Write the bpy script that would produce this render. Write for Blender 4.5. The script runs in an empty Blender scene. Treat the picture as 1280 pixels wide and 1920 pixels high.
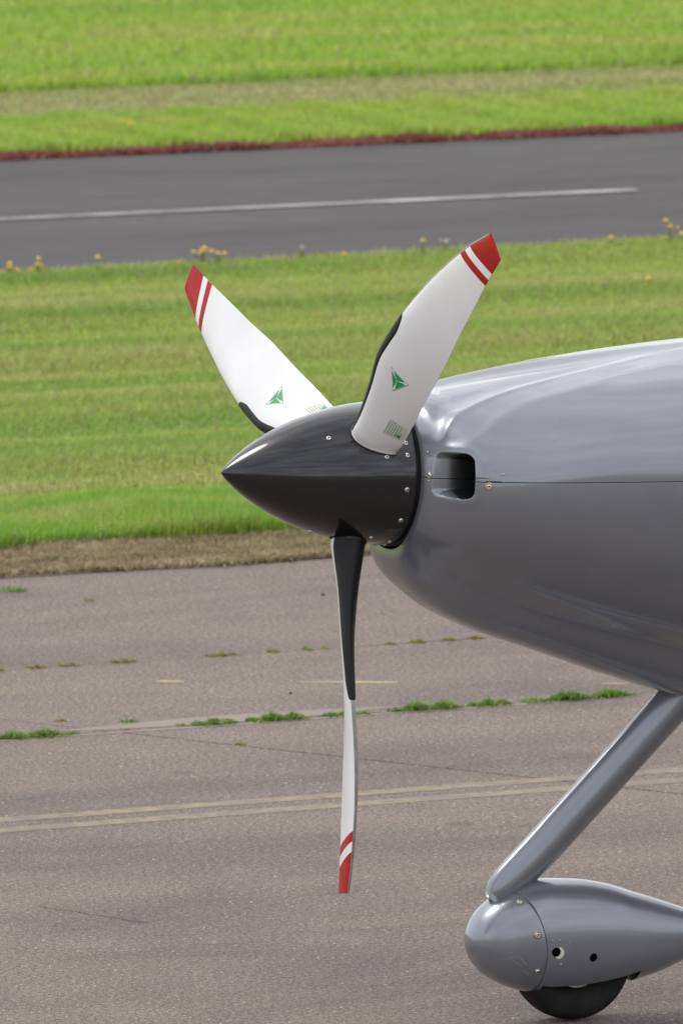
import bpy, bmesh, math, random
import numpy as np
from mathutils import Vector, Matrix
S = bpy.context.scene
C = S.collection
R = math.radians
rng = np.random.default_rng(7)
random.seed(7)

# ------------------------------------------------------------------ camera
FPX = 18160.0
PITCH = 0.134643
CAM_H = 3.830
cam_d = bpy.data.cameras.new('camera')
cam = bpy.data.objects.new('camera', cam_d); C.objects.link(cam)
cam.location = (0, 0, CAM_H)
cam.rotation_euler = (math.pi/2 - PITCH, 0, 0)
cam_d.sensor_fit = 'VERTICAL'; cam_d.sensor_height = 24.0; cam_d.sensor_width = 16.0
cam_d.lens = FPX/1920*24
cam_d.clip_start = 0.5; cam_d.clip_end = 5000
cam_d.dof.use_dof = True; cam_d.dof.focus_distance = 20.1; cam_d.dof.aperture_fstop = 10.0
S.camera = cam

# ------------------------------------------------------------------ world and sun
SUN_EL, SUN_AZ = R(54), R(-62)       # azimuth from +Y (away from camera) clockwise; negative = to the left
w = bpy.data.worlds.new('World'); S.world = w; w.use_nodes = True
nt = w.node_tree; nt.nodes.clear()
def N(t, typ, **k):
    n = t.nodes.new(typ)
    for a, b in k.items(): setattr(n, a, b)
    return n
out = N(nt, 'ShaderNodeOutputWorld'); bg = N(nt, 'ShaderNodeBackground'); bg.inputs['Strength'].default_value = 0.115
sky = N(nt, 'ShaderNodeTexSky', sky_type='NISHITA'); sky.sun_disc = False
sky.sun_elevation = SUN_EL; sky.sun_rotation = SUN_AZ; sky.dust_density = 1.5
tc = N(nt, 'ShaderNodeTexCoord'); mp = N(nt, 'ShaderNodeMapping'); mp.inputs['Scale'].default_value = (1, 1, 3.2)
nz = N(nt, 'ShaderNodeTexNoise'); nz.inputs['Scale'].default_value = 2.3; nz.inputs['Detail'].default_value = 7; nz.inputs['Roughness'].default_value = 0.55
rp = N(nt, 'ShaderNodeValToRGB'); rp.color_ramp.elements[0].position = 0.40; rp.color_ramp.elements[1].position = 0.62
rp.color_ramp.elements[0].color = (0.55, 0.55, 0.55, 1)
nz2 = N(nt, 'ShaderNodeTexNoise'); nz2.inputs['Scale'].default_value = 4.0; nz2.inputs['Detail'].default_value = 6
cr2 = N(nt, 'ShaderNodeValToRGB')
cr2.color_ramp.elements[0].color = (5.0, 5.05, 5.3, 1); cr2.color_ramp.elements[1].color = (10.2, 10.0, 9.8, 1)
cr2.color_ramp.elements[0].position = 0.35; cr2.color_ramp.elements[1].position = 0.65
mx = N(nt, 'ShaderNodeMix', data_type='RGBA')
L = nt.links.new
L(tc.outputs['Generated'], mp.inputs['Vector']); L(mp.outputs[0], nz.inputs['Vector']); L(mp.outputs[0], nz2.inputs['Vector'])
L(nz.outputs['Fac'], rp.inputs[0]); L(nz2.outputs['Fac'], cr2.inputs[0])
L(rp.outputs[0], mx.inputs['Factor']); L(sky.outputs[0], mx.inputs['A']); L(cr2.outputs[0], mx.inputs['B'])
L(mx.outputs['Result'], bg.inputs['Color']); L(bg.outputs[0], out.inputs['Surface'])
sd = bpy.data.lights.new('sun', 'SUN'); sd.energy = 1.0; sd.angle = R(22); sd.color = (1.0, 0.96, 0.9)
so = bpy.data.objects.new('sun', sd); C.objects.link(so)
sdir = Vector((math.sin(SUN_AZ)*math.cos(SUN_EL), math.cos(SUN_AZ)*math.cos(SUN_EL), math.sin(SUN_EL)))
so.rotation_euler = sdir.to_track_quat('Z', 'Y').to_euler(); so.location = (0, 20, 30)
S.view_settings.view_transform = 'Standard'; S.view_settings.look = 'None'
S.view_settings.exposure = 0.65; S.view_settings.gamma = 1.0; S.view_settings.use_curve_mapping = False

# ------------------------------------------------------------------ helpers
def pchip(x, y):
    x = np.array(x, float); y = np.array(y, float); h = np.diff(x); d = np.diff(y)/h
    m = np.zeros_like(y); m[0] = d[0]; m[-1] = d[-1]
    for i in range(1, len(x)-1):
        if d[i-1]*d[i] > 0:
            w1 = 2*h[i]+h[i-1]; w2 = h[i]+2*h[i-1]; m[i] = (w1+w2)/(w1/d[i-1]+w2/d[i])
    def f(q):
        q = np.asarray(q, float); i = np.clip(np.searchsorted(x, q)-1, 0, len(h)-1)
        t = np.clip((q-x[i])/h[i], 0, 1); H = h[i]
        return ((1+2*t)*(1-t)**2*y[i]+t*(1-t)**2*H*m[i]+t*t*(3-2*t)*y[i+1]+t*t*(t-1)*H*m[i+1])
    return f
def sstep(a, b, x):
    t = np.clip((np.asarray(x, float)-a)/(b-a), 0, 1); return t*t*(3-2*t)

def mesh_obj(name, verts, faces, mats, parent=None, smooth=True, midx=None, uv=None):
    me = bpy.data.meshes.new(name)
    me.from_pydata([tuple(map(float, v)) for v in verts], [], [tuple(map(int, f)) for f in faces])
    for m in (mats if isinstance(mats, (list, tuple)) else [mats]): me.materials.append(m)
    if midx is not None: me.polygons.foreach_set('material_index', midx)
    if smooth: me.polygons.foreach_set('use_smooth', [True]*len(me.polygons))
    if uv is not None:
        ul = me.uv_layers.new(name='UVMap')
        idx = np.empty(len(me.loops), int); me.loops.foreach_get('vertex_index', idx)
        ul.data.foreach_set('uv', np.asarray(uv, float)[idx].ravel())
    me.update()
    o = bpy.data.objects.new(name, me); C.objects.link(o)
    if parent: o.parent = parent
    return o
def tri_mesh(name, V, nper, mats, faces_local, midx=None):
    """many equal little pieces in one mesh, fast. V: (n,nper,3)"""
    n = V.shape[0]; F = np.array(faces_local); k = F.shape[1]
    me = bpy.data.meshes.new(name)
    me.vertices.add(n*nper); me.vertices.foreach_set('co', V.astype(np.float32).ravel())
    idx = (np.arange(n)[:, None, None]*nper+F[None]).reshape(-1)
    me.loops.add(len(idx)); me.loops.foreach_set('vertex_index', idx.astype(np.int32))
    npoly = n*len(F); me.polygons.add(npoly)
    me.polygons.foreach_set('loop_start', (np.arange(npoly)*k).astype(np.int32))
    for m in (mats if isinstance(mats, (list, tuple)) else [mats]): me.materials.append(m)
    me.update(calc_edges=True); me.validate()
    o = bpy.data.objects.new(name, me); C.objects.link(o)
    return o
def grid_faces(nr, nc, wrap=False, off=0, flip=False):
    F = []
    for i in range(nr-1):
        for j in range(nc if wrap else nc-1):
            a = off+i*nc+j; b = off+i*nc+(j+1) % nc; c = b+nc; d = a+nc
            F.append((a, d, c, b) if flip else (a, b, c, d))
    return F
def tag(o, label=None, cat=None, group=None, kind=None):
    if label: o['label'] = label
    if cat: o['category'] = cat
    if group: o['group'] = group
    if kind: o['kind'] = kind
    return o
def empty(name, M=None):
    o = bpy.data.objects.new(name, None); C.objects.link(o); o.empty_display_size = 0.1
    if M is not None: o.matrix_world = M
    return o
def sharp(o, ang=35):
    me = o.data; bm = bmesh.new(); bm.from_mesh(me)
    for e in bm.edges:
        if len(e.link_faces) == 2 and e.calc_face_angle(0) > R(ang): e.smooth = False
    bm.to_mesh(me); bm.free(); return o

# ------------------------------------------------------------------ materials
def mat(name):
    m = bpy.data.materials.new(name); m.use_nodes = True
    return m, m.node_tree, m.node_tree.nodes['Principled BSDF']
def simple(name, col, rough=0.5, metal=0.0, coat=0.0, **k):
    m, t, b = mat(name)
    b.inputs['Base Color'].default_value = (*col, 1); b.inputs['Roughness'].default_value = rough
    b.inputs['Metallic'].default_value = metal; b.inputs['Coat Weight'].default_value = coat; b.inputs['Coat Roughness'].default_value = 0.04
    for a, v in k.items(): b.inputs[a.replace('_', ' ')].default_value = v
    return m
def noise(t, scale, detail=4, rough=0.5, vec=None, dist=0.0):
    n = N(t, 'ShaderNodeTexNoise'); n.inputs['Scale'].default_value = scale; n.inputs['Detail'].default_value = detail
    n.inputs['Roughness'].default_value = rough; n.inputs['Distortion'].default_value = dist
    if vec is not None: t.links.new(vec, n.inputs['Vector'])
    return n.outputs['Fac']
def ramp(t, fac, stops, interp='LINEAR'):
    r = N(t, 'ShaderNodeValToRGB'); e = r.color_ramp.elements; r.color_ramp.interpolation = interp
    while len(e) < len(stops): e.new(0.5)
    for i, (p, c) in enumerate(stops):
        e[i].position = p; e[i].color = (*c, 1) if not isinstance(c, (int, float)) else (c, c, c, 1)
    t.links.new(fac, r.inputs[0]); return r.outputs[0]
def mixc(t, fac, a, b, typ='MIX'):
    m = N(t, 'ShaderNodeMix', data_type='RGBA', blend_type=typ)
    for s, v in (('Factor', fac), ('A', a), ('B', b)):
        if isinstance(v, (int, float)): m.inputs[s].default_value = v if s == 'Factor' else (v, v, v, 1)
        elif isinstance(v, tuple): m.inputs[s].default_value = (*v, 1)
        else: t.links.new(v, m.inputs[s])
    return m.outputs['Result']
def math_(t, op, a, b=None, c=None):
    m = N(t, 'ShaderNodeMath', operation=op)
    for i, v in enumerate((a, b, c)):
        if v is None: continue
        if isinstance(v, (int, float)): m.inputs[i].default_value = v
        else: t.links.new(v, m.inputs[i])
    return m.outputs[0]
def bump(t, b, h, strength, dist):
    n = N(t, 'ShaderNodeBump'); n.inputs['Strength'].default_value = strength; n.inputs['Distance'].default_value = dist
    t.links.new(h, n.inputs['Height']); t.links.new(n.outputs[0], b.inputs['Normal'])
def objvec(t, scale=(1, 1, 1), typ='Object'):
    tcn = N(t, 'ShaderNodeTexCoord'); m = N(t, 'ShaderNodeMapping'); m.inputs['Scale'].default_value = scale
    t.links.new(tcn.outputs[typ], m.inputs[0]); return m.outputs[0]

def car_paint(name, col, metal, rough, coat_r=0.05, dirt=0.5):
    m, t, b = mat(name)
    v = objvec(t)
    big = noise(t, 3.5, 5, 0.6, v)
    fl = noise(t, 1600, 2, 0.5, v)
    c = mixc(t, ramp(t, big, [(0.35, 0.0), (0.7, 1.0)]), tuple(x*0.93 for x in col), tuple(min(1, x*1.05) for x in col))
    vo = N(t, 'ShaderNodeTexVoronoi'); vo.inputs['Scale'].default_value = 34; t.links.new(v, vo.inputs['Vector'])
    sc_ = N(t, 'ShaderNodeSeparateColor'); t.links.new(vo.outputs['Color'], sc_.inputs[0])
    specks = math_(t, 'MULTIPLY', math_(t, 'LESS_THAN', vo.outputs['Distance'], math_(t, 'MULTIPLY', sc_.outputs[1], 0.055)), math_(t, 'GREATER_THAN', sc_.outputs[0], 0.86))
    c = mixc(t, math_(t, 'MULTIPLY', specks, dirt), c, (0.07, 0.06, 0.05))
    t.links.new(c, b.inputs['Base Color'])
    b.inputs['Metallic'].default_value = metal
    dust = noise(t, 9, 6, 0.65, v)
    t.links.new(ramp(t, dust, [(0.3, rough*0.85), (0.75, rough*1.25)]), b.inputs['Roughness'])
    b.inputs['Coat Weight'].default_value = 0.8
    t.links.new(ramp(t, dust, [(0.3, coat_r*0.6), (0.8, coat_r*2.2)]), b.inputs['Coat Roughness'])
    h = noise(t, 9, 1, 0.5, v)
    bump(t, b, h, 0.05, 0.003)
    return m
M_silver = car_paint('silver_metallic_paint', (0.232, 0.247, 0.280), 0.55, 0.31, 0.025)
M_spin = car_paint('graphite_metallic_paint', (0.012, 0.0125, 0.016), 0.60, 0.24, 0.02, 0.15)
M_black = simple('black_seal', (0.008, 0.008, 0.009), 0.6)
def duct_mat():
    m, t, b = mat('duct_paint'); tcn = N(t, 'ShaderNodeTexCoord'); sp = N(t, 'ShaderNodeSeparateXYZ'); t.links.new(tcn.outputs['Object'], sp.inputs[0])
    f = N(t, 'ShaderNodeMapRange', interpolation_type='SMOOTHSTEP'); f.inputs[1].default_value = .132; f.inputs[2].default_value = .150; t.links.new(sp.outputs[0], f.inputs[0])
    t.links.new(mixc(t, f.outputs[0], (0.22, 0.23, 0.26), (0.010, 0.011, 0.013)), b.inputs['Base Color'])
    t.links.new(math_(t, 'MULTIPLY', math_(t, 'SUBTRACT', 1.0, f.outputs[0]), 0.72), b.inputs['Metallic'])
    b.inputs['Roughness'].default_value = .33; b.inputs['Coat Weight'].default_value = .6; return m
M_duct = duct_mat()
M_boot = simple('black_rubber', (0.006, 0.0065, 0.008), 0.5, Specular_IOR_Level=0.3)
M_steel = simple('stainless_steel', (0.62, 0.60, 0.57), 0.28, 1.0)
M_slot = simple('screw_recess', (0.02, 0.02, 0.02), 0.5, 0.6)
M_brass = simple('washer_brass', (0.45, 0.39, 0.28), 0.4, 1.0)
M_green = simple('green_print', (0.010, 0.30, 0.09), 0.35, coat=0.5)
M_stick = simple('sticker_film', (0.60, 0.66, 0.58), 0.35, coat=0.3)
M_print = simple('sticker_print', (0.20, 0.25, 0.20), 0.5)
M_glass = simple('canopy_glass', (0.02, 0.022, 0.025), 0.05, 0.0, 1.0)
M_rim = simple('wheel_alloy', (0.35, 0.35, 0.33), 0.4, 0.9)

def edge_strip_mat():
    m, t, b = mat('nickel_erosion_strip'); v = objvec(t)
    c = ramp(t, noise(t, 60, 5, 0.7, v), [(0.3, (0.22, 0.21, 0.19)), (0.7, (0.36, 0.35, 0.33))])
    t.links.new(c, b.inputs['Base Color']); b.inputs['Metallic'].default_value = 0.7; b.inputs['Roughness'].default_value = 0.42
    return m
M_edge = edge_strip_mat()

def tyre_mat():
    m, t, b = mat('tyre_rubber'); v = objvec(t)
    t.links.new(ramp(t, noise(t, 20, 5, 0.6, v), [(0.3, (0.006, 0.006, 0.006)), (0.8, (0.020, 0.019, 0.018))]), b.inputs['Base Color'])
    b.inputs['Roughness'].default_value = 0.75; b.inputs['Specular IOR Level'].default_value = 0.2; bump(t, b, noise(t, 200, 3, 0.5, v), 0.3, 0.001); return m
M_tyre = tyre_mat()

def blade_mat():
    m, t, b = mat('blade_lacquer')
    uvn = N(t, 'ShaderNodeUVMap'); uvn.uv_map = 'UVMap'; sp = N(t, 'ShaderNodeSeparateXYZ'); t.links.new(uvn.outputs[0], sp.inputs[0])
    x = math_(t, 'SUBTRACT', sp.outputs[0], math_(t, 'MULTIPLY', sp.outputs[1], 0.034))
    a = math_(t, 'GREATER_THAN', x, 0.789)
    c1 = math_(t, 'MULTIPLY', math_(t, 'GREATER_THAN', x, 0.7455), math_(t, 'LESS_THAN', x, 0.767))
    redf = math_(t, 'MAXIMUM', a, c1)
    v = objvec(t)
    white = ramp(t, noise(t, 7, 5, 0.6, v), [(0.3, (0.70, 0.705, 0.72)), (0.75, (0.78, 0.785, 0.80))])
    red = ramp(t, noise(t, 18, 5, 0.6, v), [(0.3, (0.33, 0.002, 0.005)), (0.75, (0.42, 0.005, 0.008))])
    sc = ramp(t, noise(t, 230, 2, 0.5, v), [(0.74, 0.0), (0.76, 0.5)])
    col = mixc(t, redf, white, red); col = mixc(t, sc, col, (0.25, 0.22, 0.2))
    t.links.new(col, b.inputs['Base Color']); b.inputs['Roughness'].default_value = 0.38
    b.inputs['Coat Roughness'].default_value = 0.07
    t.links.new(math_(t, 'SUBTRACT', 0.5, math_(t, 'MULTIPLY', redf, 0.32)), b.inputs['Coat Weight']); t.links.new(math_(t, 'SUBTRACT', 0.3, math_(t, 'MULTIPLY', redf, 0.18)), b.inputs['Specular IOR Level'])
    bump(t, b, noise(t, 20, 2, 0.5, v), 0.08, 0.004)
    return m
M_blade = blade_mat()

UVROT = R(24.3)
def ground_vec(t, scale=(1, 1, 1)):
    """world position turned into the frame of the taxiway (x along it, y across)"""
    g = N(t, 'ShaderNodeNewGeometry'); r = N(t, 'ShaderNodeVectorRotate', rotation_type='Z_AXIS'); r.inputs['Angle'].default_value = -UVROT
    t.links.new(g.outputs['Position'], r.inputs['Vector'])
    m = N(t, 'ShaderNodeMapping'); m.inputs['Scale'].default_value = scale; t.links.new(r.outputs[0], m.inputs[0]); return m.outputs[0]

def slab_mat():
    m, t, b = mat('exposed_aggregate_concrete')
    v = ground_vec(t)
    fine = noise(t, 190, 3, 0.65, v); mid = noise(t, 80, 4, 0.7, v)
    big = noise(t, 1.1, 6, 0.62, ground_vec(t, (0.55, 1.6, 1)), 0.6); blot = noise(t, 5.0, 5, 0.6, v)
    c = ramp(t, fine, [(0.32, (0.060, 0.049, 0.044)), (0.45, (0.156, 0.125, 0.106)), (0.57, (0.206, 0.167, 0.143)), (0.70, (0.44, 0.40, 0.37))])
    stone = ramp(t, mid, [(0.36, 0.46), (0.48, 0.94), (0.56, 1.08), (0.66, 1.60)])
    c = mixc(t, 1.0, c, stone, 'MULTIPLY')
    c = mixc(t, 1.0, c, ramp(t, big, [(0.28, (0.68, 0.68, 0.71)), (0.48, (0.98, 0.97, 0.97)), (0.72, (1.24, 1.18, 1.11))]), 'MULTIPLY')
    c = mixc(t, 1.0, c, ramp(t, blot, [(0.3, 0.90), (0.7, 1.07)]), 'MULTIPLY')
    vo = N(t, 'ShaderNodeTexVoronoi'); vo.inputs['Scale'].default_value = 55; t.links.new(v, vo.inputs['Vector'])
    spk = math_(t, 'MULTIPLY', math_(t, 'LESS_THAN', vo.outputs['Distance'], 0.16), math_(t, 'GREATER_THAN', noise(t, 40, 1, 0.5, v), 0.60))
    c = mixc(t, math_(t, 'MULTIPLY', spk, 0.75), c, (0.62, 0.60, 0.57))
    v2 = N(t, 'ShaderNodeTexVoronoi'); v2.inputs['Scale'].default_value = 3.1; t.links.new(v, v2.inputs['Vector'])
    sc_ = N(t, 'ShaderNodeSeparateColor'); t.links.new(v2.outputs['Color'], sc_.inputs[0])
    rad = math_(t, 'MULTIPLY', math_(t, 'MULTIPLY', sc_.outputs[0], sc_.outputs[1]), 0.16)
    dd = math_(t, 'ADD', v2.outputs['Distance'], math_(t, 'MULTIPLY', math_(t, 'SUBTRACT', noise(t, 24, 4, 0.6, v), 0.5), 0.16))
    oil = N(t, 'ShaderNodeMapRange', interpolation_type='SMOOTHSTEP'); t.links.new(math_(t, 'SUBTRACT', rad, dd), oil.inputs[0]); oil.inputs[1].default_value = -.02; oil.inputs[2].default_value = .05
    c = mixc(t, math_(t, 'MULTIPLY', oil.outputs[0], 0.42), c, (0.075, 0.062, 0.055))
    streaks = ramp(t, noise(t, 2.0, 6, 0.7, ground_vec(t, (0.25, 3.0, 1)), 1.2), [(0.56, 0.0), (0.66, 1.0)])
    c = mixc(t, math_(t, 'MULTIPLY', streaks, 0.20), c, (0.11, 0.09, 0.08))
    t.links.new(c, b.inputs['Base Color']); b.inputs['Roughness'].default_value = 0.85
    bump(t, b, math_(t, 'ADD', fine, mid), 0.55, 0.006)
    return m
M_slab = slab_mat()

def asphalt_mat():
    m, t, b = mat('taxiway_asphalt')
    v = ground_vec(t)
    c = ramp(t, noise(t, 90, 4, 0.65, v), [(0.3, (0.030, 0.027, 0.028)), (0.7, (0.090, 0.081, 0.082))])
    c = mixc(t, 1.0, c, ramp(t, noise(t, 1.3, 6, 0.65, ground_vec(t, (0.35, 1.5, 1))), [(0.3, 0.76), (0.7, 1.24)]), 'MULTIPLY')
    c = mixc(t, 1.0, c, ramp(t, noise(t, 9, 4, 0.6, ground_vec(t, (0.4, 1.5, 1))), [(0.3, 0.82), (0.7, 1.18)]), 'MULTIPLY')
    t.links.new(c, b.inputs['Base Color']); b.inputs['Roughness'].default_value = 0.88; bump(t, b, noise(t, 90, 4, 0.6, v), 0.4, 0.005)
    return m
M_asph = asphalt_mat()

def paint_mat(name, col, under, wear, sc=35):
    m, t, b = mat(name); v = ground_vec(t)
    f = ramp(t, noise(t, sc, 5, 0.7, v), [(wear-0.12, 1.0), (wear+0.12, 0.0)])
    f2 = ramp(t, noise(t, 3.0, 4, 0.6, ground_vec(t, (1, 0.2, 1))), [(0.35, 0.25), (0.65, 1.0)])
    f = math_(t, 'MULTIPLY', f, f2) if wear < 0.7 else f
    t.links.new(mixc(t, f, under, col), b.inputs['Base Color']); b.inputs['Roughness'].default_value = 0.8; return m
M_white = paint_mat('white_line_paint', (0.42, 0.41, 0.41), (0.10, 0.095, 0.10), 0.62, 14)
M_yel = paint_mat('worn_yellow_paint', (0.42, 0.33, 0.13), (0.185, 0.153, 0.132), 0.465, 22)
M_yel2 = paint_mat('pale_yellow_paint', (0.50, 0.39, 0.18), (0.18, 0.15, 0.13), 0.66)
M_gap = simple('joint_dirt', (0.15, 0.125, 0.105), 0.95)
M_crack = simple('crack_dirt', (0.085, 0.07, 0.058), 0.95)

def grass_mat(name, cols, band, seedy=0.0):
    m, t, b = mat(name)
    g = N(t, 'ShaderNodeNewGeometry')
    streak = noise(t, 1.0, 4, 0.6, ground_vec(t, band), 0.25)
    patch = noise(t, 2.1, 4, 0.6, ground_vec(t, (1, 1, 0.1)))
    c = ramp(t, streak, [(0.34, cols[0]), (0.45, cols[1]), (0.54, cols[2]), (0.65, cols[3])])
    c = mixc(t, ramp(t, patch, [(0.4, 0.0), (0.7, 0.55)]), c, cols[4])
    c = mixc(t, 1.0, c, ramp(t, g.outputs['Random Per Island'], [(0.0, 0.82), (0.5, 1.0), (1.0, 1.15)]), 'MULTIPLY')
    dead = math_(t, 'GREATER_THAN', g.outputs['Random Per Island'], 1-seedy)
    c = mixc(t, dead, c, (0.42, 0.33, 0.16))
    t.links.new(c, b.inputs['Base Color']); b.inputs['Roughness'].default_value = 0.55
    b.inputs['Subsurface Weight'].default_value = 0.0
    nm = N(t, 'ShaderNodeVectorMath', operation='MULTIPLY_ADD'); t.links.new(g.outputs['Normal'], nm.inputs[0]); nm.inputs[1].default_value = (.55, .55, .55); nm.inputs[2].default_value = (0, 0, .8)
    nn_ = N(t, 'ShaderNodeVectorMath', operation='NORMALIZE'); t.links.new(nm.outputs[0], nn_.inputs[0]); t.links.new(nn_.outputs[0], b.inputs['Normal'])
    tr = N(t, 'ShaderNodeBsdfTranslucent'); t.links.new(c, tr.inputs['Color']); ms = N(t, 'ShaderNodeMixShader'); ms.inputs[0].default_value = 0.35
    o = t.nodes['Material Output']; t.links.new(b.outputs[0], ms.inputs[1]); t.links.new(tr.outputs[0], ms.inputs[2]); t.links.new(ms.outputs[0], o.inputs['Surface'])
    return m
G = lambda *a: a
M_lawn = grass_mat('mown_grass', [(0.26, 0.43, 0.06), (0.36, 0.51, 0.08), (0.47, 0.54, 0.12), (0.58, 0.57, 0.21), (0.35, 0.53, 0.07)], (0.14, 2.6, 1), 0.13)
M_far = grass_mat('far_grass', [(0.30, 0.51, 0.045), (0.38, 0.57, 0.05), (0.46, 0.59, 0.065), (0.56, 0.58, 0.14), (0.34, 0.59, 0.045)], (0.3, 2.2, 1), 0.05)
M_tan = grass_mat('dry_far_grass', [(0.38, 0.52, 0.11), (0.47, 0.53, 0.16), (0.54, 0.54, 0.22), (0.66, 0.60, 0.32), (0.44, 0.56, 0.13)], (0.3, 4.0, 1), 0.25)
M_tall = grass_mat('tall_grass', [(0.19, 0.42, 0.03), (0.27, 0.50, 0.04), (0.35, 0.53, 0.05), (0.48, 0.55, 0.12), (0.24, 0.51, 0.04)], (2, 3, 1), 0.05)
M_thatch = grass_mat('dry_thatch', [(0.12, 0.09, 0.05), (0.30, 0.22, 0.12), (0.43, 0.32, 0.19), (0.60, 0.49, 0.33), (0.28, 0.29, 0.10)], (4, 6, 1), 0.2)
M_weed = grass_mat('weed_green', [(0.10, 0.24, 0.02), (0.16, 0.32, 0.03), (0.2, 0.34, 0.04), (0.28, 0.34, 0.06), (0.16, 0.30, 0.03)], (5, 5, 1), 0.12)
M_weedy = grass_mat('weed_yellowish', [(0.22, 0.24, 0.04), (0.28, 0.27, 0.06), (0.34, 0.29, 0.08), (0.36, 0.28, 0.1), (0.22, 0.25, 0.05)], (5, 5, 1), 0.3)
M_redp = grass_mat('red_ground_cover', [(0.14, 0.025, 0.025), (0.22, 0.035, 0.035), (0.28, 0.055, 0.05), (0.36, 0.12, 0.10), (0.20, 0.04, 0.035)], (3, 6, 1), 0.04)
def soil_mat(name, stops, sc=(0.4, 3, 1)):
    m, t, b = mat(name)
    c = ramp(t, noise(t, 1.2, 6, 0.65, ground_vec(t, sc)), stops)
    c = mixc(t, 1.0, c, ramp(t, noise(t, 60, 4, 0.6, ground_vec(t)), [(0.3, 0.7), (0.7, 1.25)]), 'MULTIPLY')
    t.links.new(c, b.inputs['Base Color']); b.inputs['Roughness'].default_value = 0.95; return m
M_soil = soil_mat('grassed_soil', [(0.3, (0.26, 0.42, 0.05)), (0.7, (0.40, 0.48, 0.10))])
M_edge_soil = soil_mat('edge_soil', [(0.3, (0.10, 0.085, 0.05)), (0.7, (0.19, 0.15, 0.09))])
M_redsoil = soil_mat('red_edge', [(0.3, (0.13, 0.035, 0.035)), (0.7, (0.22, 0.06, 0.05))])
M_yflower = simple('yellow_petals', (0.78, 0.52, 0.02), 0.6)
M_pflower = simple('pale_seed_head', (0.55, 0.46, 0.44), 0.7)
M_stone = simple('dark_stone', (0.05, 0.045, 0.045), 0.8)
M_chip = simple('chipped_filler', (0.62, 0.58, 0.50), 0.7)
M_scratch = simple('scuffed_film', (0.42, 0.43, 0.46), 0.5, 0.3)
M_hill = simple('distant_woods', (0.035, 0.05, 0.025), 0.9)

# ------------------------------------------------------------------ ground frame
cu, su = math.cos(UVROT), math.sin(UVROT)
GS = 3.830/3.795
def W(u, v, z=0.0): return (GS*(u*cu-v*su), GS*(u*su+v*cu), z)
def Wn(u, v, z): return np.stack([GS*(u*cu-v*su), GS*(u*su+v*cu), z], -1)
def sheet(name, u0, u1, v0, v1, z, m, kind='structure', parent=None, nu=1):
    us = np.linspace(u0, u1, nu+1); V = []
    for v in (v0, v1):
        for u in us: V.append(W(u, v, z))
    F = [(i, i+1, nu+1+i+1, nu+1+i) for i in range(nu)]
    o = mesh_obj(name, V, F, m, parent, smooth=False)
    if kind: o['kind'] = kind
    return o
B = 1500
sheet('ground', -B, B, -B, B, -0.06, M_soil)
sheet('grass_verge_soil', -150, 200, 24.9, 31.72, -0.008, M_soil)
sheet('verge_edge_soil', -150, 200, 24.66, 24.9, 0.002, M_edge_soil)
sheet('taxiway', -150, 200, 31.60, 35.62, 0.0, M_asph)
sheet('taxiway_edge', -150, 200, 35.60, 35.80, 0.004, M_redsoil)
sheet('field', -150, 200, 35.78, 400, 0.0, M_soil)
sheet('white_line', -10, 16.38, 33.465, 33.55, 0.004, M_white)
sheet('white_line', 18.5, 44, 33.455, 33.565, 0.004, M_white)

# apron: base of dirt in the joints, slabs cast with recessed joints
apron = empty('apron'); apron['kind'] = 'structure'
sheet('joint_dirt', -150, 200, -40, 24.75, -0.0015, M_gap, kind=None, parent=apron)
DK = (9.45-10.04)/(21.83-20.85)              # skew of the cross joints: du/dv
def uj(v, off=0.0): return 9.45+off+DK*(v-21.83)
JO = [-14, -9.5, -4.6, 0.0, 4.7, 9.4, 14]
rows = [(24.68, 23.102), (23.098, 22.046), (22.036, 11.5)]
for ri, (vt, vb) in enumerate(rows):
    js = [-14, -4.6, 4.7, 14] if ri == 0 else JO
    for k in range(len(js)-1):
        g = 0.0035
        N_ = 40
        us_t = np.linspace(uj(vt, js[k])+g, uj(vt, js[k+1])-g, N_); us_b = np.linspace(uj(vb, js[k])+g, uj(vb, js[k+1])-g, N_)
        zt = 0.0
        jt = np.cumsum(rng.normal(0, 0.0022, N_)); jt -= np.linspace(0, jt[-1], N_); jb = np.cumsum(rng.normal(0, 0.0022, N_)); jb -= np.linspace(0, jb[-1], N_)
        V = [W(a, vt+j, zt) for a, j in zip(us_t, jt)]+[W(a, vb+j, zt) for a, j in zip(us_b, jb)]
        V += [(x, y, -0.05) for x, y, _ in V[:2*N_]]
        F = [(i, i+N_, i+N_+1, i+1) for i in range(N_-1)]
        F += [(i, i+1, i+1+2*N_, i+2*N_) for i in range(N_-1)]+[(i+N_, i+3*N_, i+1+3*N_, i+1+N_) for i in range(N_-1)]
        F += [(0, 2*N_, 3*N_, N_), (N_-1, 2*N_-1, 4*N_-1, 3*N_-1)]
        o = mesh_obj('concrete_slab', V, F, M_slab, apron, smooth=False)
sheet('apron_paving', -150, 200, -60, 11.49, 0.0, M_slab, kind=None, parent=apron)
for (a, b_) in ((-60, -6), (22.5, 120)):
    sheet('apron_paving', a, b_, 11.49, 24.68, 0.004, M_slab, kind=None, parent=apron)
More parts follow.
